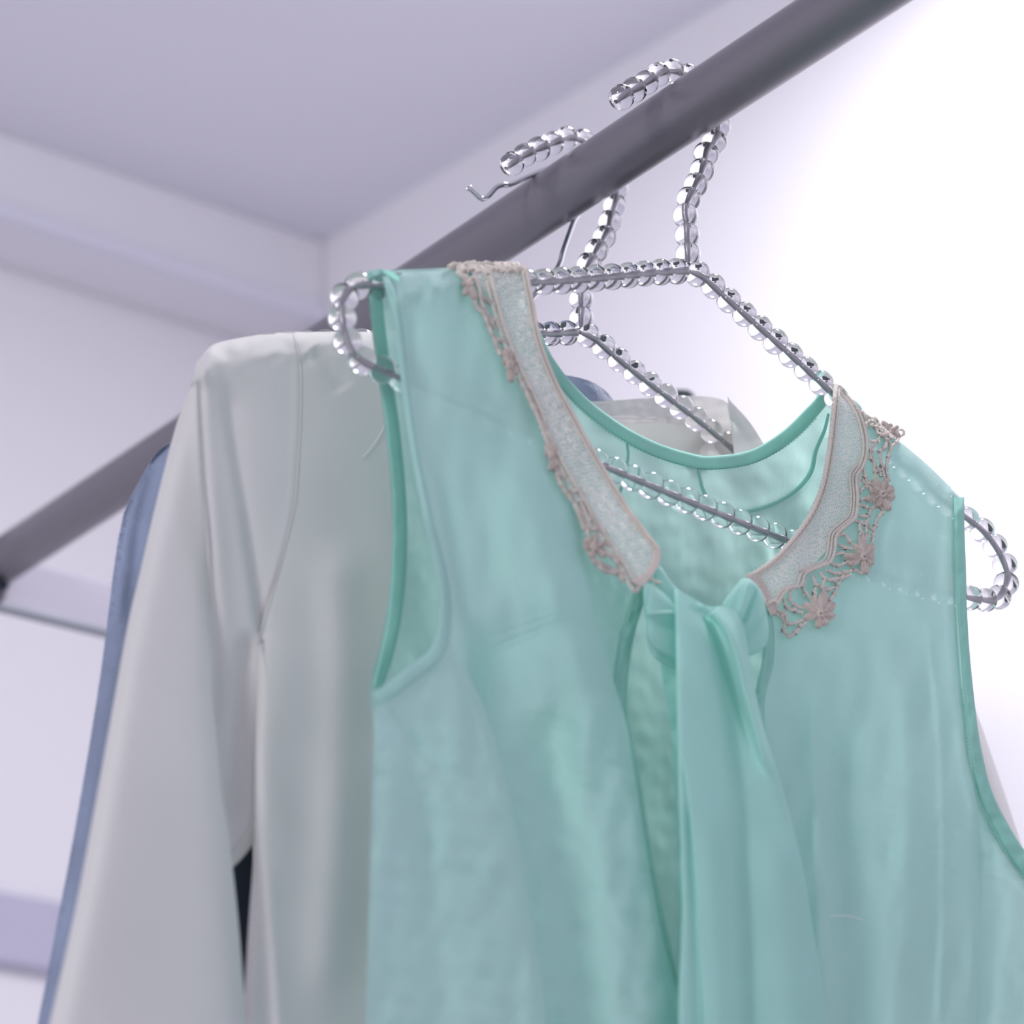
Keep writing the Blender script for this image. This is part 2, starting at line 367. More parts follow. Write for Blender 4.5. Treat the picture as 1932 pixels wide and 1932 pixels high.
# ------------------------------------------------------------------ blue coat and dark garment
coat = empty('wool_coat', (RAILX, Y3, RAILZ - .5), 'dusty blue wool coat on the wire hanger, only its left edge and collar showing', 'coat')
def dcoat(px, py):
    L = crom([(345, 815), (320, 838), (264, 900), (227, 1000), (214, 1080), (199, 1190), (180, 1332), (135, 1600), (103, 1765), (71, 1932), (60, 1990)], 40)
    s, t = sdist(px, py, L)
    return -.001 - .009 * (1 - np.exp(-np.abs(s) / 30)) + .0006 * wav(px, py, 120, 5) + ridge(px, py, [(300, 860), (262, 1000), (240, 1200)], 14, .002)
CL = [(700, 690), (420, 790), (325, 834), (290, 862), (243, 945), (227, 1000), (214, 1080), (187, 1290), (143, 1555), (106, 1750), (71, 1932), (60, 1990)]
CR = [(1000, 690), (1050, 800), (1100, 900), (1200, 980), (1300, 1050), (1350, 1100), (1400, 1150), (1500, 1300), (1550, 1550), (1600, 1750), (1650, 1932), (1650, 1990)]
sheet('front_panel', lr(CL, CR, 4), 260, 200, Y3, dcoat, M['blue'], coat)
CRb = [(a + 6, b) for a, b in CL]
sheet('back_panel', lr(CRb, CR, 4), 80, 80, Y3, lambda px, py: .012 + 0 * px, M['blue'], coat)
# collar loop seen above the white jacket
def dcol(px, py): return -.004 - .010 * np.sin(np.clip((px - 1040) / 130, 0, 1) * math.pi) + .0004 * wav(px, py, 40, 8)
cs = sheet('collar', [[(1030, 715), (1060, 708), (1090, 712), (1120, 722), (1142, 737), (1158, 756)], [(1030, 740), (1060, 732), (1088, 735), (1112, 742), (1130, 752), (1142, 766)], [(1030, 800), (1060, 800), (1090, 800), (1110, 800), (1130, 800), (1145, 800)]], 50, 30, Y3, dcol, M['blue'], coat)
# fine wool fuzz along the left edge
mb = MB(); rg = random.Random(9); E = crom(CL[2:], 400)
for k in range(900):
    i = rg.randrange(399); p = E[i] + np.array([rg.uniform(0, 8), rg.uniform(-2, 2)]); a = onY(p[0], p[1], Y3 + dcoat(p[:1], p[1:])[0] - .0002)
    v = np.array([rg.uniform(-1.2, .3), rg.uniform(-1, .3), rg.uniform(-.6, 1)]); v /= np.linalg.norm(v); l = rg.uniform(.0004, .0012)
    mb.add(tube([a, a + v * l * .6 + np.array([0, 0, l * .2]), a + v * l], [.00006, .00005, .00003], 3, False))
o = mb.build('wool_fuzz', M['blue'], coat); o['kind'] = 'stuff'
# dark lining between coat and jacket
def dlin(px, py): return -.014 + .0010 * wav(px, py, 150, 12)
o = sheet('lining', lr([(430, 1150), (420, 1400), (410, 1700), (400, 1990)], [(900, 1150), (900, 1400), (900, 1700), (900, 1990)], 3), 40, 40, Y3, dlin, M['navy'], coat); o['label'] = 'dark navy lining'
dk = empty('dark_garment', (RAILX + .1, Y4, RAILZ - .4), 'dark garment farthest back, just its black collar top showing over the white collar', 'garment')
def ddk(px, py): return -.012 * np.sin(np.clip((px - 1200) / 180, 0, 1) * math.pi)
sheet('collar', [[(1200, 790), (1240, 750), (1268, 737), (1290, 735), (1306, 741), (1322, 770), (1340, 800)], [(1180, 900), (1230, 850), (1268, 830), (1290, 830), (1306, 830), (1330, 850), (1360, 900)]], 40, 16, Y4, ddk, M['black'], dk)
sheet('body', [[(1180, 890), (1280, 850), (1360, 890)], [(1050, 1000), (1280, 1000), (1500, 1000)], [(1000, 1990), (1280, 1990), (1560, 1990)]], 30, 30, Y4, lambda px, py: -.004 + 0 * px, M['black'], dk)

# ------------------------------------------------------------------ white jacket
jk = empty('white_jacket', (RAILX, Y2, RAILZ - .5), 'ivory white long sleeved jacket hanging behind the mint blouse', 'jacket')
shoulder = [(360, 730), (372, 680), (400, 652), (440, 640), (500, 630), (552, 626), (620, 624), (700, 622), (960, 626)]
def dshould(px, py, rad=45.):
    top = np.interp(px, [p[0] for p in shoulder[1:]], [p[1] for p in shoulder[1:]])
    s = np.clip(py - top, 0, None); return np.sqrt(np.clip(1 - (1 - np.clip(s / rad, 0, 1)) ** 2, 0, 1))
seam = [(552, 626), (563, 665), (568, 710), (567, 800), (562, 880), (555, 960), (530, 1060), (508, 1140), (492, 1195)]
def jfolds(px, py):
    r = ridge(px, py, [(400, 650), (385, 700), (392, 850), (410, 1050), (430, 1300)], 20, -.0030, (.1, .3))
    r += crease(px, py, [(372, 690), (378, 800), (386, 950), (400, 1200), (404, 1330)], 6, .0042, 26, (.15, .0))
    r += crease(px, py, [(415, 700), (428, 800), (448, 930), (470, 1060), (490, 1190)], 8, .0050, 34, (.2, .0))
    r += ridge(px, py, [(410, 670), (480, 652), (560, 650)], 18, .0008)
    s, t = sdist(px, py, seam); r += .0003 * np.exp(-(s / 3.0) ** 2) - .0002 * np.exp(-((s + 9) / 8) ** 2)
    r += .0005 * wav(px, py, 160, 21, 1, .5) * sst(py, 640, 760) + .00035 * wav(px, py, 46, 22) * (1 - sst(py, 640, 720))
    r += ridge(px, py, [(585, 655), (620, 690), (650, 740)], 22, .0016)
    return r
def dbody(px, py):
    r = -.014 * dshould(px, py) - .012 * sst(py, 650, 1500) + jfolds(px, py)
    s, t = sdist(px, py, [(485, 1195), (481, 1400), (478, 1590), (470, 1750), (460, 1880), (458, 1990)])
    r += sst(py, 1150, 1250) * .006 * np.exp(-np.abs(s) / 9)
    r += crease(px, py, [(488, 1560), (500, 1700), (512, 1850), (520, 1990)], 7, .0035, 60, (.3, .0)) * -1
    r += ridge(px, py, [(640, 1000), (640, 1400), (610, 1932)], 40, -.003)
    return r
def dsleeve(px, py):
    L = [(360, 730), (335, 790), (306, 900), (281, 1000), (264, 1080), (239, 1190), (214, 1332), (190, 1460), (165, 1600), (130, 1765), (93, 1932), (82, 1990)]
    s, t = sdist(px, py, L)
    edge = np.exp(-np.abs(s) / 14)
    return -.014 * dshould(px, py) - .012 * sst(py, 650, 1500) + jfolds(px, py) + .012 * edge * sst(py, 690, 800)
def dsleeve_front(px, py):
    R = [(378, 830), (386, 950), (400, 1200), (404, 1330), (420, 1500), (440, 1640), (465, 1932), (468, 1990)]
    s, t = sdist(px, py, R)
    L = [(360, 730), (335, 790), (306, 900), (281, 1000), (264, 1080), (239, 1190), (214, 1332), (190, 1460), (165, 1600), (130, 1765), (93, 1932), (82, 1990)]
    s2, t2 = sdist(px, py, L)
    fr = (-.014 * dshould(px, py) - .012 * sst(py, 650, 1500) - .010 * sst(py, 900, 1700) + .007 * np.exp(-np.abs(s) / 16) * sst(py, 950, 1200)
            + .012 * np.exp(-np.abs(s2) / 14) * sst(py, 690, 800) + .0008 * wav(px, py, 220, 31, 1, .3) + ridge(px, py, [(400, 650), (385, 700), (392, 850)], 20, -.0030, (.1, .3)))
    w_ = sst(py, 820, 1050)
    return dsleeve(px, py) * (1 - w_) + fr * w_ - .0002
# sleeve, upper part (from the shoulder to the underarm hem)
rows = [[(372, 682), (400, 652), (440, 640), (500, 630), (552, 626)],
        [(361, 725), (400, 715), (450, 710), (510, 706), (568, 704)],
        [(335, 800), (390, 800), (440, 800), (500, 800), (567, 800)],
        [(318, 880), (370, 880), (430, 880), (495, 880), (562, 880)],
        [(330, 960), (370, 960), (430, 960), (490, 960), (555, 960)],
        [(350, 1080), (380, 1080), (420, 1080), (470, 1080), (524, 1080)],
        [(365, 1190), (390, 1190), (420, 1190), (460, 1190), (494, 1190)],
        [(385, 1400), (405, 1400), (430, 1400), (462, 1400), (490, 1400)],
        [(400, 1660), (425, 1640), (440, 1628), (465, 1600), (488, 1565)]]
def dinner(px, py): return dsleeve(px, py) + .010 * sst(py, 1000, 1500) + .0035 * ridge(px, py, [(470, 1180), (455, 1400), (445, 1560)], 18, 1.0)
sl = sheet('sleeve', rows, 110, 260, Y2, dinner, M['white'], jk)
hem = ribbon('sleeve_seam', [(400, 1652), (440, 1620), (465, 1590), (492, 1552)], 24, Y2, dinner, M['white'], jk, .0008)
L = [(372, 690), (360, 730), (333, 800), (294, 950), (264, 1080), (239, 1190), (201, 1400), (145, 1700), (93, 1932), (82, 1990)]
R = [(376, 700), (377, 740), (380, 830), (388, 950), (396, 1080), (400, 1190), (411, 1400), (446, 1700), (465, 1932), (468, 1990)]
sheet('sleeve_front', lr(L, R, 5), 110, 260, Y2, dsleeve_front, M['white'], jk)
L = [(552, 626), (568, 704), (567, 800), (562, 880), (555, 960), (524, 1080), (492, 1190), (482, 1400), (479, 1590), (468, 1760), (458, 1932), (456, 1990)]
R = [(965, 626), (985, 704), (1010, 800), (1050, 880), (1150, 960), (1300, 1080), (1500, 1190), (1650, 1400), (1700, 1590), (1740, 1760), (1780, 1932), (1790, 1990)]
body = sheet('front_panel', lr(L, R, 6), 240, 280, Y2, dbody, M['white'], jk)
# armhole seam, a fine raised cord
C = arclen(seam, 120); P = onY(C[:, 0], C[:, 1], Y2 + dbody(C[:, 0], C[:, 1]) - .0003)
mesh_obj('armhole_seam', *tube(P, .00028, 6), M['white'], jk)
# back panel with the inside of the collar
def dback(px, py): return .004 + .012 * sst(py, 640, 900) + .0006 * wav(px, py, 120, 41)
sheet('back_panel', [[(552, 627), (700, 623), (900, 626), (1010, 700), (1110, 790), (1270, 800), (1400, 820), (1450, 860)],
                     [(480, 1000), (700, 950), (900, 950), (1010, 950), (1110, 950), (1270, 950), (1480, 1000), (1600, 1020)],
                     [(480, 1990), (700, 1990), (900, 1990), (1010, 1990), (1110, 1990), (1270, 1990), (1480, 1990), (1750, 1990)]], 120, 100, Y2, dback, M['white'], jk)
def dcollar(px, py):
    r = .018 - .020 * sst(px, 1300, 1400) + .010 * sst(1150 - px, 0, 150) * 0
    r += ridge(px, py, [(1234, 762), (1236, 800)], 3, -.0006, (0, 0)) + ridge(px, py, [(1262, 785), (1264, 835)], 4, -.0012, (0, 0)) + ridge(px, py, [(1120, 786), (1180, 789), (1235, 790)], 3, -.0007, (0, 0))
    return r + .0003 * wav(px, py, 40, 44)
sheet('collar_stand', [[(1090, 757), (1130, 757), (1180, 754), (1230, 750), (1290, 747), (1340, 749), (1368, 757), (1385, 776), (1405, 803), (1436, 846)],
                       [(1090, 800), (1130, 800), (1180, 800), (1230, 800), (1290, 798), (1330, 798), (1350, 800), (1366, 810), (1385, 830), (1415, 866)],
                       [(1090, 880), (1130, 880), (1180, 880), (1230, 880), (1290, 880), (1330, 880), (1350, 880), (1366, 885), (1385, 890), (1400, 900)]], 150, 60, Y2, dcollar, M['white'], jk)
def dfr(px, py): return -.006 - .01 * sst(py, 800, 1000) + .0004 * wav(px, py, 60, 46) + ridge(px, py, [(1384, 796), (1378, 815)], 4, .0008, (0, 0))
sheet('front_right_panel', [[(1370, 760), (1380, 769), (1394, 788), (1418, 823), (1500, 900), (1620, 1010)],
                            [(1376, 790), (1386, 798), (1400, 820), (1425, 850), (1500, 930), (1620, 1060)],
                            [(1384, 850), (1392, 860), (1410, 870), (1440, 900), (1500, 1000), (1620, 1150)],
                            [(1500, 1990), (1550, 1990), (1600, 1990), (1650, 1990), (1700, 1990), (1750, 1990)]], 90, 100, Y2, dfr, M['white'], jk)
def drs(px, py):
    s, t = sdist(px, py, [(1620, 1010), (1740, 1120), (1815, 1270), (1842, 1345), (1885, 1465), (1926, 1590), (1960, 1700), (2000, 1990)])
    return -.004 + .012 * np.exp(-np.abs(s) / 14)
sheet('right_sleeve', lr([(1560, 1020), (1600, 1150), (1640, 1270), (1650, 1345), (1660, 1465), (1670, 1590), (1680, 1700), (1700, 1990)],
                         [(1620, 1010), (1740, 1130), (1808, 1260), (1840, 1338), (1885, 1465), (1926, 1590), (1960, 1700), (2000, 1990)], 4), 60, 100, Y2, drs, M['white'], jk)

# ------------------------------------------------------------------ mint blouse
bl = empty('sleeveless_blouse', (RAILX, Y1, RAILZ - .45), 'sheer mint green sleeveless blouse with beige lace collar and neck tie, in front', 'blouse')
LSH = [(690, 512), (738, 516), (790, 508), (850, 506), (915, 503), (990, 500)]
RSH = [(1575, 725), (1640, 782), (1700, 832), (1750, 876), (1785, 912), (1818, 935)]
def dtop(px, py, rad=60.):
    xs = [p[0] for p in LSH] + [p[0] for p in RSH]; ys_ = [p[1] for p in LSH] + [p[1] for p in RSH]
    top = np.interp(px, xs, ys_); s = np.clip(py - top, 0, None)
    s = np.where((px > 1000) & (px < 1565), 300., s)
    return np.sqrt(np.clip(1 - (1 - np.clip(s / rad, 0, 1)) ** 2, 0, 1))
FOLD = [(1110, 870), (1092, 955), (1104, 1050), (1120, 1130), (1140, 1210), (1160, 1290), (1184, 1375), (1200, 1480), (1235, 1690), (1280, 1932), (1290, 1990)]
def dleft(px, py):
    r = -.0085 * dtop(px, py) - .020 * sst(py, 560, 1500)
    # long draped folds
    r += crease(px, py, [(838, 1160), (868, 1250), (905, 1330), (935, 1430), (965, 1560), (1000, 1750), (1030, 1960)], 5, .0150, 140, (.2, 0))
    r += crease(px, py, [(880, 800), (930, 960), (975, 1120), (1010, 1260), (1045, 1380)], 30, -.0050, 120, (.3, .3))
    r += crease(px, py, [(785, 820), (830, 1000), (850, 1130), (880, 1300), (890, 1600)], 12, .0060, 80, (.2, .3))
    r += ridge(px, py, [(720, 1330), (780, 1400), (830, 1440)], 12, .0022, (.1, .5))
    r += ridge(px, py, [(770, 1300), (790, 1500), (840, 1930)], 30, .0030, (.2, .0))
    r += ridge(px, py, [(1000, 1330), (1060, 1560), (1120, 1960)], 46, .0075, (.2, 0))
    r += ridge(px, py, [(960, 820), (1010, 1000), (1090, 1250), (1140, 1500)], 40, -.0060, (.2, .2))
    r += ridge(px, py, [(760, 560), (800, 720), (860, 900)], 26, .0020, (.2, .3))
    r += ridge(px, py, [(735, 545), (752, 700), (780, 880), (815, 1020), (840, 1130)], 7, .0012, (.1, .1))
    # gentle drape and crumples
    r += .0012 * wav(px, py, 240, 51, 1, .45) + .00050 * wav(px, py, 70, 52, .8, 1.1) * sst(py, 1150, 1500) + .00016 * wav(px, py, 26, 53, .5, 1.4) * sst(py, 1200, 1500) + .0005 * wav(px, py, 110, 57, 1.3, .5)
    r += .0007 * wav(px, py, 52, 54, 1.2, .6) * (1 - sst(py, 530, 600))
    s, t = sdist(px, py, FOLD); m = (py > 940)
    r += np.where(m, 1, 0) * .0040 * np.exp(-np.abs(s) / 7)
    return r
def dplk(px, py):                         # recessed part of the left front beside the opening
    return -.0135 - .006 * sst(py, 950, 1700) + .0008 * wav(px, py, 130, 61, 1, .5) + .0003 * wav(px, py, 34, 62)
def dright(px, py):
    r = -.0085 * dtop(px, py) - .020 * sst(py, 850, 1600)
    r += ridge(px, py, [(1530, 1230), (1545, 1500), (1550, 1800), (1560, 1960)], 22, -.0050, (.25, 0))
    r += ridge(px, py, [(1590, 1300), (1600, 1600), (1610, 1960)], 38, .0070, (.25, 0))
    r += ridge(px, py, [(1690, 1150), (1715, 1500), (1690, 1960)], 30, -.0045, (.25, 0))
    r += ridge(px, py, [(1745, 1130), (1775, 1400), (1780, 1700), (1770, 1960)], 9, -.0012, (.2, .1))
    r += crease(px, py, [(1835, 1420), (1842, 1560), (1844, 1700), (1838, 1960)], 5, .0075, 60, (.35, 0))
    r += ridge(px, py, [(1690, 900), (1750, 930), (1790, 1010)], 20, .0012, (.2, .3))
    r += .0011 * wav(px, py, 260, 71, 1, .4) + .0005 * wav(px, py, 80, 72, 1.3, .4) + .00018 * wav(px, py, 28, 73, 1, .8) * sst(py, 1250, 1600) * sst(px, 1600, 1700)
    e = sdist(px, py, [(1800, 940), (1800, 1060), (1803, 1150), (1812, 1290), (1820, 1350), (1828, 1430), (1842, 1490), (1870, 1560), (1932, 1655), (2000, 1730)])[0]
    r += .0014 * np.exp(-(e / 4) ** 2) - .0010 * np.exp(-((e + 13) / 10) ** 2) * (1 + .25 * wav(px * 0, py, 40, 75))
    return r
YOKE = [(1180, 830), (1150, 990), (1250, 1020)]
def dback1(px, py):
    r = .004 + .016 * sst(py, 560, 1000) + .010 * sst(py, 1000, 1600)
    r += .0012 * wav(px, py, 150, 81, 1.2, .5) + .00012 * wav(px, py, 44, 82, 1.3, .6) * sst(py, 880, 980)
    r += ridge(px, py, [(1355, 965), (1430, 958), (1500, 925), (1540, 870), (1560, 800)], 14, .0012, (.1, .1))
    r += .0001 * wav(px, py, 60, 83, 1.2, 1)
    r += ridge(px, py, [(1270, 960), (1300, 920), (1312, 880)], 14, -.0018) + ridge(px, py, [(1455, 1000), (1465, 1080)], 8, -.0014)
    return r
rows = [[(692, 512), (775, 508), (870, 505), (958, 512), (1000, 600), (1040, 680), (1100, 750), (1170, 800), (1240, 836), (1340, 860), (1420, 848), (1480, 812), (1530, 765), (1564, 727), (1660, 802), (1740, 868), (1795, 920)],
        [(706, 640), (790, 650), (870, 660), (958, 680), (1010, 740), (1060, 790), (1110, 840), (1175, 880), (1250, 910), (1340, 920), (1425, 915), (1485, 890), (1535, 860), (1580, 840), (1670, 880), (1745, 940), (1800, 1000)],
        [(731, 790), (810, 800), (890, 810), (965, 830), (1020, 870), (1065, 900), (1115, 930), (1180, 960), (1255, 985), (1340, 1000), (1425, 990), (1490, 975), (1545, 955), (1600, 950), (1690, 980), (1750, 1040), (1803, 1080)],
        [(742, 950), (820, 960), (900, 970), (970, 980), (1020, 1000), (1070, 1020), (1120, 1040), (1185, 1055), (1260, 1070), (1340, 1080), (1430, 1080), (1500, 1075), (1560, 1070), (1620, 1070), (1700, 1090), (1760, 1140), (1805, 1180)],
        [(737, 1100), (820, 1100), (900, 1100), (970, 1110), (1020, 1115), (1070, 1120), (1120, 1130), (1190, 1140), (1260, 1150), (1340, 1150), (1430, 1155), (1500, 1160), (1560, 1160), (1630, 1170), (1700, 1190), (1765, 1230), (1812, 1270)],
        [(716, 1225), (800, 1225), (890, 1230), (960, 1230), (1020, 1230), (1070, 1230), (1120, 1230), (1190, 1240), (1260, 1250), (1340, 1255), (1430, 1260), (1500, 1265), (1560, 1270), (1630, 1280), (1710, 1300), (1770, 1330), (1820, 1370)],
        [(699, 1300), (790, 1310), (880, 1320), (960, 1320), (1020, 1320), (1070, 1320), (1120, 1330), (1190, 1340), (1260, 1350), (1340, 1355), (1430, 1360), (1500, 1370), (1560, 1380), (1640, 1390), (1720, 1400), (1780, 1430), (1835, 1460)],
        [(712, 1500), (790, 1510), (880, 1520), (960, 1520), (1020, 1520), (1070, 1520), (1130, 1530), (1190, 1540), (1260, 1550), (1340, 1555), (1430, 1560), (1500, 1570), (1570, 1580), (1650, 1590), (1740, 1600), (1830, 1620), (1900, 1650)],
        [(705, 1990), (790, 1990), (880, 1990), (960, 1990), (1020, 1990), (1070, 1990), (1130, 1990), (1190, 1990), (1260, 1990), (1340, 1990), (1430, 1990), (1500, 1990), (1570, 1990), (1650, 1990), (1750, 1990), (1850, 1990), (1980, 1990)]]
sheet('back_panel', rows, 330, 330, Y1, dback1, M['mint_back'], bl)
# left front
L = [(738, 516), (748, 600), (757, 680), (768, 780), (785, 880), (806, 985), (826, 1060), (838, 1120), (838, 1180), (824, 1232), (770, 1275), (712, 1318), (706, 1400), (703, 1500), (697, 1700), (690, 1932), (688, 1990)]
R = [(992, 500), (1000, 560), (1018, 640), (1050, 730), (1090, 810), (1110, 870), (1096, 940), (1098, 1010), (1110, 1080), (1122, 1140), (1140, 1210), (1160, 1290), (1184, 1375), (1202, 1490), (1235, 1690), (1280, 1932), (1290, 1990)]
sheet('left_front_panel', lr(L, R, 6), 230, 340, Y1, dleft, M['mint'], bl)
L = [(1070, 860), (1060, 950), (1060, 1050), (1070, 1130), (1090, 1250), (1120, 1350), (1150, 1450), (1180, 1650), (1200, 1850), (1230, 1990)]
R = [(1130, 870), (1190, 960), (1232, 1040), (1222, 1110), (1190, 1190), (1176, 1300), (1186, 1400), (1214, 1560), (1258, 1760), (1300, 1990)]
sheet('left_placket_panel', lr(L, R, 4), 60, 180, Y1, dplk, M['mint'], bl)
b = ribbon('left_placket_binding', [(1222, 1085), (1208, 1120), (1186, 1190), (1174, 1260), (1171, 1320), (1176, 1380), (1190, 1440), (1210, 1540), (1238, 1680), (1262, 1790), (1284, 1880)], [24, 25, 26, 25, 24, 22, 14, 8, 8, 8, 8], Y1, lambda x, y: dplk(x, y) - .0006, M['mint_double'], bl, .0010, ruck=.0004)
# right front
L = [(1575, 727), (1568, 800), (1558, 880), (1536, 945), (1498, 1012), (1448, 1068), (1416, 1092), (1436, 1130), (1446, 1190), (1444, 1240), (1432, 1300), (1424, 1400), (1424, 1500), (1424, 1700), (1424, 1990)]
R = [(1810, 936), (1809, 960), (1809, 1000), (1810, 1060), (1812, 1120), (1815, 1190), (1820, 1260), (1826, 1320), (1832, 1390), (1843, 1450), (1864, 1515), (1892, 1572), (1932, 1630), (1990, 1700), (2020, 1990)]
sheet('right_front_panel', lr(L, R, 6), 260, 340, Y1, dright, M['mint'], bl)
# bindings
BA = [(704, 515), (712, 600), (722, 680), (737, 780), (748, 880), (754, 980), (752, 1080), (742, 1170), (728, 1240), (712, 1296)]
o = ribbon('left_armhole_back_binding', BA, [24, 26, 26, 27, 27, 28, 28, 28, 26, 20], Y1, lambda x, y: dback1(x, y) - .001, M['mint_double'], bl, .0012)
BF = [(728, 520), (750, 600), (761, 690), (773, 790), (790, 890), (810, 985), (830, 1065), (841, 1130), (838, 1190), (822, 1232), (770, 1276), (712, 1320)]
o = ribbon('left_armhole_front_binding', BF, [14, 14, 14, 14, 14, 15, 16, 17, 20, 26, 30, 26], Y1, lambda x, y: dleft(x, y) - .0006, M['mint'], bl, .0012)
NB = [(1000, 602), (1036, 682), (1092, 752), (1165, 810), (1235, 847), (1300, 868), (1345, 873), (1420, 861), (1484, 824), (1534, 775), (1568, 735)]
o = ribbon('neckline_binding', NB, [18, 20, 22, 24, 25, 26, 26, 26, 26, 26, 22], Y1, lambda x, y: dback1(x, y) - .001, M['mint_double'], bl, .0012, n=200, ruck=.0001)
RB = [(1809, 938), (1810, 1000), (1812, 1060), (1815, 1140), (1820, 1220), (1826, 1290), (1833, 1360), (1842, 1420), (1856, 1485), (1882, 1548), (1922, 1615), (1970, 1675), (2010, 1720)]
o = ribbon('right_armhole_binding', RB, [20, 20, 20, 18, 17, 18, 20, 22, 25, 28, 30, 30, 30], Y1, lambda x, y: dright(x, y) - .0008, M['mint_double'], bl, .0012, n=260, ruck=.0004)
YS = lambda x, y: dback1(x, y) - .0004
for pl, wd in (([(1355, 962), (1395, 966), (1430, 960), (1470, 945), (1505, 922), (1530, 890), (1540, 850), (1556, 812), (1564, 780)], [3, 6, 7, 6, 8, 9, 7, 6, 4]), ([(1319, 884), (1322, 905), (1330, 930), (1352, 962)], [4, 5, 5, 4]),
               ([(1184, 836), (1186, 862), (1178, 900), (1170, 930), (1162, 955)], [3, 4, 4, 5, 3])):
    ribbon('yoke_seam', pl, wd, Y1, YS, M['mint_double'], bl, .0006)
# stitching (tiny thread dashes), one part for each line
def stitches(name, poly, step, y0, dyf, parent, n=None):
    D = crom(poly, 40 * len(poly)); s = np.concatenate([[0], np.cumsum(np.linalg.norm(np.diff(D, axis=0), axis=1))]); mb = MB(); q = 0
    while q < s[-1] - step:
        A = [np.array([np.interp(q + step * k, s, D[:, c]) for c in range(2)]) for k in (0, .3, .6)]
        P = [onY(a[0], a[1], y0 + dyf(a[:1], a[1:])[0] - h) for a, h in zip(A, (.0001, .0004, .0001))]
        mb.add(tube(P, .00016, 5, False)); q += step
    o = mb.build(name, M['mint_thread'], parent); o['kind'] = 'stuff'; return o
stitches('neckline_stitching', [(1036, 700), (1088, 766), (1160, 824), (1232, 860), (1300, 881), (1345, 886), (1422, 874), (1492, 836), (1545, 785)], 7, Y1, lambda x, y: dback1(x, y) - .0012, bl)
stitches('armhole_stitching', [(1815, 1300), (1822, 1370), (1831, 1430), (1845, 1495), (1870, 1560), (1910, 1628), (1960, 1690)], 7, Y1, lambda x, y: dright(x, y) - .0012, bl)
# shoulder ruffle where the fabric is gathered over the hanger end
def dru(px, py): return -.0015 + .0016 * np.sin((px - py * .6) * .11) + .002 * sst(py, 520, 560)
sheet('shoulder_fold', [[(690, 518), (700, 510), (722, 508), (742, 514), (752, 522)], [(696, 528), (706, 520), (724, 520), (744, 536), (758, 552)]], 40, 12, Y1 - .004, dru, M['mint_double'], bl)

# ---- neck tie
def pillow(name, rows, y0, base, puff, mat, parent, nu=40, nv=40, extra=None):
    G = np.asarray(rows, float); G = crom(G, nv); G = np.swapaxes(crom(np.swapaxes(G, 0, 1), nu), 0, 1)
    u = np.linspace(-1, 1, nu)[None, :]; v = np.linspace(-1, 1, nv)[:, None]
    hgt = np.sqrt(np.clip(1 - np.abs(u) ** 3, 0, 1)) * np.sqrt(np.clip(1 - np.abs(v) ** 4, 0, 1))
    px, py = G[..., 0], G[..., 1]; ex = extra(px, py) if extra else 0
    Ff = onY(px, py, y0 + base - puff * hgt + ex * hgt); Bk = onY(px, py, np.broadcast_to(np.asarray(y0 + base + .0008), px.shape)) + np.array([0, .0006, 0]) * hgt[..., None]
    V = np.concatenate([Ff.reshape(-1, 3), Bk.reshape(-1, 3)]); n = nu * nv
    f = grid_faces(nv, nu) + grid_faces(nv, nu, n, True)
    for j in range(nv - 1):
        f.append((j * nu, n + j * nu, n + (j + 1) * nu, (j + 1) * nu)); f.append((j * nu + nu - 1, (j + 1) * nu + nu - 1, n + (j + 1) * nu + nu - 1, n + j * nu + nu - 1))
    for i in range(nu - 1):
        f.append((i, i + 1, n + i + 1, n + i)); f.append(((nv - 1) * nu + i, n + (nv - 1) * nu + i, n + (nv - 1) * nu + i + 1, (nv - 1) * nu + i + 1))
    return mesh_obj(name, V, f, mat, parent)
TB = -.030
o = pillow('tie_strap', [[(1228, 1068), (1240, 1066), (1250, 1072)], [(1234, 1090), (1252, 1088), (1266, 1098)], [(1240, 1120), (1262, 1120), (1284, 1118)], [(1250, 1150), (1280, 1150), (1300, 1150)]], Y1, TB + .008, .003, M['mint_satin'], bl)
def kx(px, py):
    return ridge(px, py, [(1225, 1160), (1250, 1157), (1290, 1157)], 3.5, -.0020, (0, 0)) + crease(px, py, [(1290, 1162), (1255, 1163), (1225, 1163)], 4, .0028, -30, (0, 0)) * 0 + ridge(px, py, [(1222, 1195), (1240, 1222), (1285, 1245)], 4, -.0018, (0, 0)) + ridge(px, py, [(1220, 1205), (1238, 1233), (1285, 1256)], 5, .0022, (0, 0)) + ridge(px, py, [(1225, 1106), (1222, 1145)], 3, .001, (0, 0)) + ridge(px, py, [(1225, 1175), (1260, 1180), (1285, 1185)], 14, .0018, (0, 0))
o = pillow('tie_loop_left', [[(1212, 1104), (1222, 1098), (1240, 1108), (1262, 1128), (1280, 1150)], [(1214, 1135), (1226, 1135), (1245, 1140), (1265, 1150), (1284, 1162)], [(1218, 1170), (1230, 1170), (1250, 1172), (1270, 1176), (1288, 1180)], [(1220, 1205), (1234, 1210), (1252, 1216), (1270, 1222), (1288, 1226)], [(1226, 1228), (1238, 1244), (1256, 1254), (1274, 1262), (1288, 1264)]], Y1, TB + .004, .0055, M['mint_satin'], bl, 50, 60, kx)
def kr(px, py):
    return crease(px, py, [(1450, 1150), (1425, 1172), (1398, 1198)], 3, .0034, 22, (0, 0)) + ridge(px, py, [(1412, 1098), (1404, 1130), (1396, 1160)], 7, -.0030, (0, 0)) + ridge(px, py, [(1425, 1115), (1412, 1145), (1402, 1170)], 6, .0022, (0, 0))
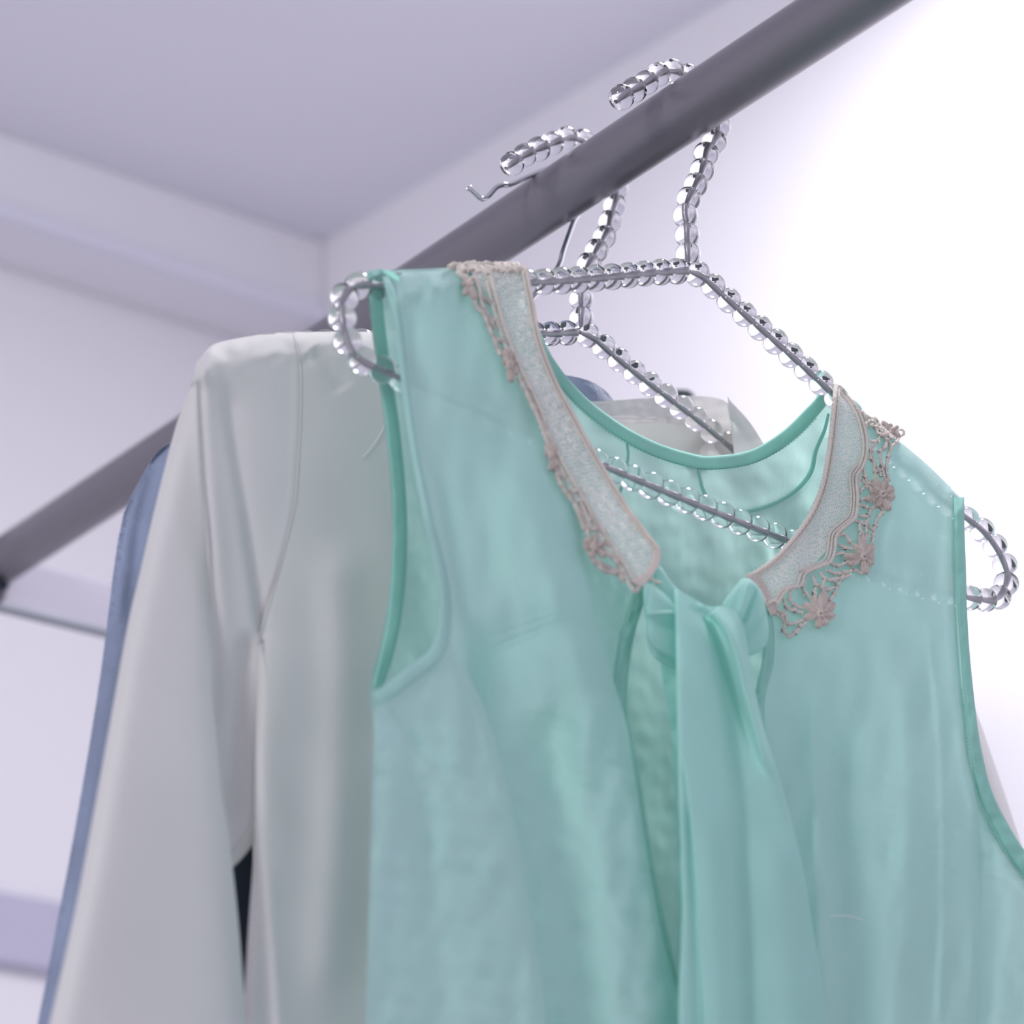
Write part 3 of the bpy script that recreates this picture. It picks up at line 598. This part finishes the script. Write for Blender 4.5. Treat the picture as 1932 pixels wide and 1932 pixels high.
o = pillow('tie_knot', [[(1398, 1092), (1408, 1090), (1418, 1094), (1426, 1102)], [(1378, 1118), (1398, 1108), (1420, 1108), (1438, 1120)], [(1362, 1142), (1390, 1135), (1420, 1135), (1444, 1148)], [(1360, 1170), (1395, 1170), (1425, 1170), (1449, 1178)], [(1370, 1210), (1400, 1205), (1430, 1200), (1450, 1200)], [(1385, 1240), (1405, 1240), (1430, 1232), (1446, 1216)]], Y1, TB + .004, .0065, M['mint_satin'], bl, 60, 70, kr)
# second tail, behind
def dt2(px, py): return TB + .007 + .0006 * wav(px, py, 60, 91) - .003 * np.exp(-np.abs(sdist(px, py, [(1248, 1255), (1262, 1330), (1272, 1430), (1278, 1600)])[0] - 9) / 5) * 0
sheet('tie_tail_under', lr([(1246, 1245), (1252, 1290), (1262, 1350), (1272, 1440), (1278, 1560), (1282, 1700), (1284, 1990)], [(1330, 1245), (1340, 1290), (1350, 1350), (1370, 1440), (1390, 1560), (1400, 1700), (1420, 1990)], 3), 30, 80, Y1, dt2, M['mint_satin'], bl)
# main hanging tail
TR = [(1392, 1150), (1404, 1185), (1412, 1230), (1426, 1310), (1449, 1400), (1474, 1480), (1496, 1560), (1515, 1640), (1532, 1740), (1552, 1860), (1563, 1940), (1570, 1990)]
TL = [(1272, 1108), (1274, 1160), (1275, 1220), (1276, 1300), (1278, 1400), (1280, 1480), (1283, 1560), (1285, 1640), (1287, 1740), (1281, 1860), (1280, 1940), (1279, 1990)]
def dtail(px, py):
    r = TB - .004 - .005 * sst(py, 1100, 1200) + 0 * px
    r += crease(px, py, [(1308, 1135), (1335, 1190), (1350, 1260), (1368, 1340), (1384, 1480), (1395, 1700), (1405, 1980)], 9, .0070, 42, (.05, 0))
    r += ridge(px, py, [(1345, 1152), (1372, 1185), (1392, 1240), (1412, 1320), (1440, 1420), (1462, 1480)], 13, -.0052, (.02, .25))
    r += ridge(px, py, [(1330, 1160), (1352, 1210), (1372, 1270), (1400, 1350), (1432, 1440)], 9, .0030, (.05, .3))
    r += crease(px, py, [(1287, 1420), (1298, 1500), (1304, 1600), (1311, 1750), (1318, 1980)], 2.5, .0022, -9, (.2, 0))
    r += crease(px, py, [(1297, 1500), (1308, 1620), (1318, 1760), (1332, 1980)], 2.5, .0026, -12, (.2, 0))
    r += ridge(px, py, [(1330, 1500), (1345, 1700), (1360, 1980)], 22, -.0018, (.3, 0)) + ridge(px, py, [(1460, 1550), (1480, 1700), (1500, 1980)], 40, -.0022, (.3, 0))
    e = np.abs(sdist(px, py, TR)[0]); r += .0025 * np.exp(-e / 5)
    e = np.abs(sdist(px, py, TL)[0]); r += .0020 * np.exp(-e / 4)
    r += .0003 * wav(px, py, 110, 95, 1, .4)
    return r
rows = []
for k, (a, b) in enumerate(zip(TL, TR)):
    row = [np.array([a[0] + (b[0] - a[0]) * q, a[1] + (b[1] - a[1]) * q]) for q in (0, .25, .5, .75, 1)]
    if k == 0: row = [np.array(v, float) for v in ((1272, 1108), (1300, 1124), (1335, 1143), (1365, 1144), (1392, 1152))]
    rows.append(row)
sheet('tie_tail', rows, 150, 330, Y1, dtail, M['mint_satin'], bl)
def dtb(px, py): return dtail(px, py) * .5 + TB * .5 + .0022
sheet('tie_tail_lining', rows, 40, 90, Y1, dtb, M['mint_satin'], bl)
b = ribbon('right_placket_binding', [(1442, 1130), (1450, 1190), (1448, 1250), (1436, 1300), (1432, 1350), (1440, 1420)], [16, 20, 22, 20, 20, 18], Y1, lambda x, y: dright(x, y) - .0006, M['mint_double'], bl, .0010, ruck=.0004)

# ---- lace collar
def yarn(mb, pts, y0, dyf, r=.00042, lift=.0012, seg=6, knob=.28, per=.0011, seed=0):
    C = arclen(pts, max(6, int(sum(math.dist(pts[i], pts[i + 1]) for i in range(len(pts) - 1)) / 2.2)))
    P = onY(C[:, 0], C[:, 1], y0 + dyf(C[:, 0], C[:, 1]) - lift)
    s = np.concatenate([[0], np.cumsum(np.linalg.norm(np.diff(P, axis=0), axis=1))])
    rr = r * (1 + knob * np.sin(s * 2 * math.pi / per + seed))
    mb.add(tube(P, rr, seg))
def petal(mb, c, ang, ln, wd, y0, dyf, lift=.0022, curl=.0012):
    nu, nv = 7, 9; V = []
    ca, sa = math.cos(ang), math.sin(ang)
    for side in (0, 1):
        for j in range(nv):
            t = j / (nv - 1); ww = wd * 1.3 * (math.sin(math.pi * min(1, t * .86 + .12)) ** .42) * (.62 + .45 * t)
            for i in range(nu):
                q = -1 + 2 * i / (nu - 1); lx = ln * t; ly = ww * .5 * q
                px = c[0] + lx * ca - ly * sa; py = c[1] + lx * sa + ly * ca
                th = .0013 * math.sqrt(max(0, 1 - q * q)) * math.sqrt(max(0, 1 - (2 * t - 1) ** 4)) * (1 if side == 0 else -.6)
                y = y0 + dyf(np.array([px]), np.array([py]))[0] - lift - curl * t * t * .3 - th - (.00035 * math.sin(q * 11 + t * 2) if side == 0 else 0)
                V.append(onY(px, py, y))
    f = grid_faces(nv, nu) + grid_faces(nv, nu, nu * nv, True); mb.add((V, f))
def flower(parent, c, petals, y0, dyf, lift=.0020, core=8):
    mb = MB()
    for ang, ln, wd in petals: petal(mb, c, math.radians(ang), ln, wd, y0, dyf, lift)
    for k in range(3):                       # coiled knot in the middle
        pts = [(c[0] + core * (.55 + .2 * k) * math.cos(a + k), c[1] + core * (.55 + .2 * k) * math.sin(a + k)) for a in np.linspace(0, 5.6, 8)]
        yarn(mb, pts, y0, dyf, .0007, lift + .0014 - .0004 * k)
    return mb.build('lace_flower', M['lace_flower'], parent)

LF = lambda x, y: dright(x, y)
IN = [(1577, 728), (1571, 790), (1564, 850), (1553, 910), (1534, 962), (1502, 1010), (1465, 1052), (1430, 1078), (1412, 1088)]
OUT = [(1582, 728), (1616, 772), (1634, 830), (1630, 890), (1612, 960), (1582, 1015), (1546, 1052), (1500, 1100), (1452, 1150)]
rc = sheet('right_lace_collar', lr(IN, OUT, 4), 60, 160, Y1, lambda x, y: LF(x, y) - .0016 - .001 * sst(sdist(x, y, IN)[0], -30, 0) * 0, M['net'], bl)
mb = MB()
yarn(mb, IN, Y1, LF, .0009, .0020, 8, .22, .0009); yarn(mb, [(x + 7, y + 3) for x, y in IN], Y1, LF, .0005, .0021, 6, .3, .0012)
o = mb.build('inner_cord', M['lace'], rc)
OC = [(1590, 738), (1616, 770), (1632, 812), (1636, 850), (1628, 880), (1616, 900), (1618, 940), (1614, 975), (1596, 992), (1578, 1010), (1574, 1040), (1566, 1060), (1546, 1070), (1520, 1082), (1510, 1105), (1485, 1112), (1460, 1150)]
mb = MB(); yarn(mb, OC, Y1, LF, .00075, .0022, 7, .3, .0011); yarn(mb, [(x - 7, y - 1) for x, y in OC], Y1, LF, .0005, .0022, 6, .3, .0013, 1)
yarn(mb, [(x - 12, y - 4) for x, y in OC[4:14]], Y1, LF, .0004, .0022, 6, .3, .0013, 1)
o = mb.build('scalloped_cord', M['lace'], rc)
mb = MB()                                     # rolled end of the collar
for k in range(7): yarn(mb, [(1408 + 3 * k, 1086 - k), (1424 + 3 * k, 1098 + k), (1436 + 3 * k, 1118 + 2 * k), (1448 + 2 * k, 1142), (1456 + k, 1160)], Y1, LF, .0007, .0026 - .0001 * k, 7, .3, .0012, k)
yarn(mb, [(1447, 1140), (1456, 1134), (1464, 1134)], Y1, LF, .0007, .004)
o = mb.build('rolled_end', M['lace'], rc)
# openwork bars between the scalloped cord and the flowers
BARS = [[(1632, 800), (1648, 790), (1660, 800), (1662, 815), (1655, 832), (1636, 831)], [(1655, 832), (1644, 850), (1648, 870), (1658, 888), (1662, 900)], [(1634, 862), (1646, 868), (1652, 890), (1656, 905)],
        [(1628, 880), (1632, 900), (1640, 912), (1654, 916)], [(1662, 815), (1672, 830), (1668, 846), (1660, 852), (1664, 880), (1670, 905)], [(1672, 830), (1680, 842), (1676, 862), (1672, 885), (1678, 908)],
        [(1680, 842), (1690, 835), (1696, 824)], [(1626, 905), (1640, 920), (1650, 922)], [(1622, 930), (1634, 918), (1646, 924)], [(1622, 945), (1640, 938), (1652, 940)],
        [(1618, 950), (1632, 956), (1642, 962), (1638, 972), (1622, 975)], [(1642, 962), (1652, 955), (1662, 958), (1664, 968), (1655, 976)], [(1655, 976), (1652, 992), (1648, 1010), (1644, 1028)], [(1638, 972), (1634, 990), (1636, 1010), (1630, 1020)],
        [(1610, 982), (1622, 985), (1634, 990)], [(1622, 985), (1624, 1005), (1622, 1020)], [(1646, 1000), (1638, 992)], [(1655, 960), (1650, 945), (1660, 940)],
        [(1580, 1012), (1592, 1008), (1604, 1022), (1612, 1032)], [(1582, 1028), (1594, 1034), (1606, 1036)], [(1576, 1046), (1590, 1044), (1602, 1048)], [(1566, 1062), (1580, 1068), (1598, 1060), (1604, 1054)],
        [(1560, 1075), (1575, 1082), (1592, 1080), (1612, 1076), (1628, 1082)], [(1548, 1080), (1556, 1092), (1572, 1094), (1590, 1088), (1606, 1084)], [(1556, 1092), (1552, 1108), (1556, 1120), (1548, 1128)],
        [(1572, 1094), (1580, 1104), (1574, 1120), (1566, 1132), (1562, 1142)], [(1534, 1086), (1540, 1105), (1536, 1120), (1540, 1130)], [(1580, 1104), (1588, 1092), (1600, 1088)], [(1546, 1108), (1562, 1112), (1576, 1108)],
        [(1520, 1090), (1514, 1105), (1520, 1120), (1532, 1132)], [(1494, 1112), (1490, 1130), (1500, 1142), (1514, 1148)], [(1478, 1130), (1484, 1146), (1500, 1152), (1514, 1156)],
        [(1462, 1158), (1474, 1162), (1480, 1176), (1478, 1190), (1488, 1200), (1500, 1194), (1510, 1182), (1520, 1176)], [(1486, 1178), (1500, 1176), (1516, 1170)], [(1466, 1152), (1480, 1158), (1486, 1178)],
        [(1612, 766), (1624, 778), (1634, 790), (1636, 806)], [(1632, 783), (1646, 794), (1660, 808), (1676, 822)], [(1640, 800), (1652, 806), (1658, 820)]]
mb = MB()
for k, p in enumerate(BARS): yarn(mb, p, Y1, LF, .00062, .0017, 6, .45, .0010, k)
rk = random.Random(2)
for p in BARS:
    for q in p[1:-1]:
        a = rk.uniform(0, 6.28)
        yarn(mb, [(q[0] - 3 * math.cos(a), q[1] - 3 * math.sin(a)), q, (q[0] + 3 * math.cos(a), q[1] + 3 * math.sin(a))], Y1, LF, .0008, .0019, 6, .3, .0012)
    m_ = len(p) // 2
    yarn(mb, [(x + rk.uniform(-2, 2), y + rk.uniform(-2, 2)) for x, y in p], Y1, LF, .0004, .0022, 5, .5, .0009, 1)
o = mb.build('openwork_bars', M['lace'], rc); o['kind'] = 'stuff'
flower(rc, (1666, 932), [(-125, 34, 15), (-80, 32, 14), (-30, 24, 16), (20, 24, 16), (70, 34, 16), (110, 28, 14), (160, 36, 14), (195, 28, 12)], Y1, LF)
flower(rc, (1630, 1050), [(-130, 30, 12), (-95, 42, 15), (-50, 30, 16), (0, 20, 16), (45, 24, 16), (85, 34, 17), (150, 34, 12), (180, 38, 12)], Y1, LF)
flower(rc, (1548, 1158), [(-150, 38, 14), (-115, 36, 14), (-80, 44, 17), (-35, 34, 16), (10, 28, 16), (60, 26, 16), (100, 28, 14), (165, 34, 14)], Y1, LF)
flower(rc, (1682, 812), [(-140, 26, 12), (-100, 14, 8), (-30, 16, 8), (40, 20, 12), (85, 18, 10), (150, 24, 10)], Y1, LF, core=5)
mb = MB(); yarn(mb, [(1688, 818), (1694, 812), (1702, 811), (1706, 817), (1700, 823), (1694, 822)], Y1, lambda x, y: 0 * x + .002, .0006, .002)
o = mb.build('back_picot', M['lace'], rc)

# left lace collar, wrapped over the shoulder and seen on edge
LL = lambda x, y: np.minimum(-.0085 * dtop(x, y) - .020 * sst(y, 560, 1500), 0) - .002 - .002 * sst(y, 820, 1050)
IN2 = [(990, 503), (1002, 560), (1018, 640), (1046, 715), (1080, 780), (1110, 835), (1145, 895), (1185, 960), (1218, 1005), (1243, 1038)]
OUT2 = [(884, 508), (922, 560), (950, 640), (980, 712), (1008, 780), (1034, 850), (1078, 930), (1122, 1000), (1164, 1060), (1203, 1112)]
lc = sheet('left_lace_collar', lr(IN2, OUT2, 4), 60, 180, Y1, lambda x, y: LL(x, y) - .0012 + .0003 * wav(x, y, 26, 101), M['net'], bl)
mb = MB(); yarn(mb, IN2, Y1, LL, .0008, .0016, 8, .22, .0009); yarn(mb, [(x - 6, y + 2) for x, y in IN2], Y1, LL, .0005, .0018, 6, .3, .0011)
o = mb.build('inner_cord', M['lace'], lc)
mb = MB(); yarn(mb, [(925, 520), (938, 570), (960, 640), (985, 700), (1015, 760), (1040, 830), (1080, 905), (1115, 965), (1150, 1020), (1185, 1075), (1205, 1110)], Y1, LL, .0007, .0018, 7, .3, .0011)
yarn(mb, [(918, 530), (930, 580), (952, 650), (980, 712), (1008, 770), (1034, 838), (1072, 910)], Y1, LL, .0005, .0018, 6, .3, .0011)
o = mb.build('scalloped_cord', M['lace'], lc)
mb = MB()                                     # crumpled lace on the crest of the shoulder
for k in range(14):
    r_ = random.Random(k); x0 = 846 + k * 9
    yarn(mb, [(x0, 503 + r_.uniform(-3, 3)), (x0 + 12, 499 + r_.uniform(-3, 3)), (x0 + 20, 506 + r_.uniform(-3, 4)), (x0 + 30, 512 + r_.uniform(-2, 6))], Y1, LL, .0011, .0010 + r_.uniform(0, .001), 7, .4, .0014, k)
o = mb.build('crumpled_crest', M['lace'], lc)
mb = MB()                                     # folded lower end
for k in range(6): yarn(mb, [(1243 - 2 * k, 1036 + k), (1242 - 2 * k, 1060), (1230 - 2 * k, 1082), (1216 - 3 * k, 1100 - k), (1204 - 3 * k, 1108 - 2 * k)], Y1, LL, .0007, .0022 - .0001 * k, 7, .3, .0012, k)
yarn(mb, [(1205, 1108), (1222, 1092), (1240, 1098), (1248, 1100)], Y1, LL, .0006, .002); yarn(mb, [(1176, 1085), (1186, 1100), (1196, 1115), (1204, 1112), (1202, 1098)], Y1, LL, .0007, .002)
o = mb.build('folded_end', M['lace'], lc)
BL = [[(1030, 812), (1044, 862), (1054, 905), (1072, 935), (1096, 968), (1108, 1005), (1116, 1028)], [(1036, 880), (1050, 888), (1064, 902)], [(1076, 930), (1090, 926), (1102, 938)], [(1100, 985), (1114, 980), (1126, 986)], [(996, 745), (1010, 772), (1024, 800), (1034, 828)], [(862, 512), (880, 530), (892, 560), (900, 580), (912, 590)], [(892, 522), (905, 545), (908, 570), (922, 600), (935, 622)], [(905, 560), (918, 566), (930, 575)], [(912, 590), (924, 620), (936, 650), (944, 670)], [(922, 600), (936, 606), (948, 616)], [(930, 640), (944, 642), (956, 648)],
      [(944, 670), (958, 664), (968, 672)], [(978, 712), (992, 738), (1004, 766), (1018, 792), (1030, 812)], [(990, 735), (1006, 745)], [(1030, 812), (1042, 830), (1052, 850)], [(1052, 900), (1066, 925), (1084, 950)], [(1084, 950), (1094, 975), (1102, 1000)],
      [(1094, 945), (1104, 970), (1112, 998)], [(1106, 950), (1116, 975), (1126, 996)], [(1110, 1000), (1128, 998), (1142, 1008), (1150, 1030)], [(1108, 1040), (1125, 1058), (1150, 1072), (1172, 1082)], [(1130, 1030), (1150, 1046), (1168, 1068), (1180, 1090)], [(1116, 1055), (1140, 1076), (1165, 1082), (1178, 1098)], [(1140, 1040), (1156, 1052), (1172, 1060)]]
mb = MB()
for k, p in enumerate(BL): yarn(mb, p, Y1, LL, .0009, .0014, 6, .45, .0010, k)
o = mb.build('openwork_bars', M['lace'], lc); o['kind'] = 'stuff'
flower(lc, (885, 535), [(-120, 20, 11), (-60, 16, 9), (70, 34, 14), (110, 24, 12), (180, 14, 8)], Y1, LL, .0012, 5)
flower(lc, (962, 688), [(-110, 34, 15), (-80, 28, 12), (-20, 16, 10), (50, 24, 14), (85, 34, 14), (200, 16, 9)], Y1, LL, .0012, 8)
flower(lc, (1040, 858), [(-110, 24, 14), (-60, 20, 12), (10, 14, 9), (60, 28, 12), (85, 30, 12), (190, 13, 9)], Y1, LL, .0012, 7)
flower(lc, (1120, 1032), [(-130, 22, 12), (-75, 28, 12), (-20, 26, 12), (40, 30, 12), (100, 22, 12), (180, 20, 12), (215, 24, 12)], Y1, LL, .0012, 7)

# ------------------------------------------------------------------ loose threads
P = np.array([(1566, 1729), (1580, 1727), (1595, 1728), (1610, 1731), (1627, 1736)], float)
q = onY(P[:, 0], P[:, 1], Y1 + dright(P[:, 0], P[:, 1]) - .0006)
tag(mesh_obj('loose_thread', *tube(crom(q, 30), .00022, 6), M['thread']), 'short white loose thread lying on the lower right front of the blouse', 'thread')
P = np.array([(684, 862), (700, 845), (715, 822), (727, 800)], float)
q = onY(P[:, 0], P[:, 1], Y2 + dbody(P[:, 0], P[:, 1]) - .0006)
tag(mesh_obj('loose_thread', *tube(crom(q, 30), .00014, 6), M['thread']), 'fine pale hair on the white jacket beside the blouse armhole', 'thread')
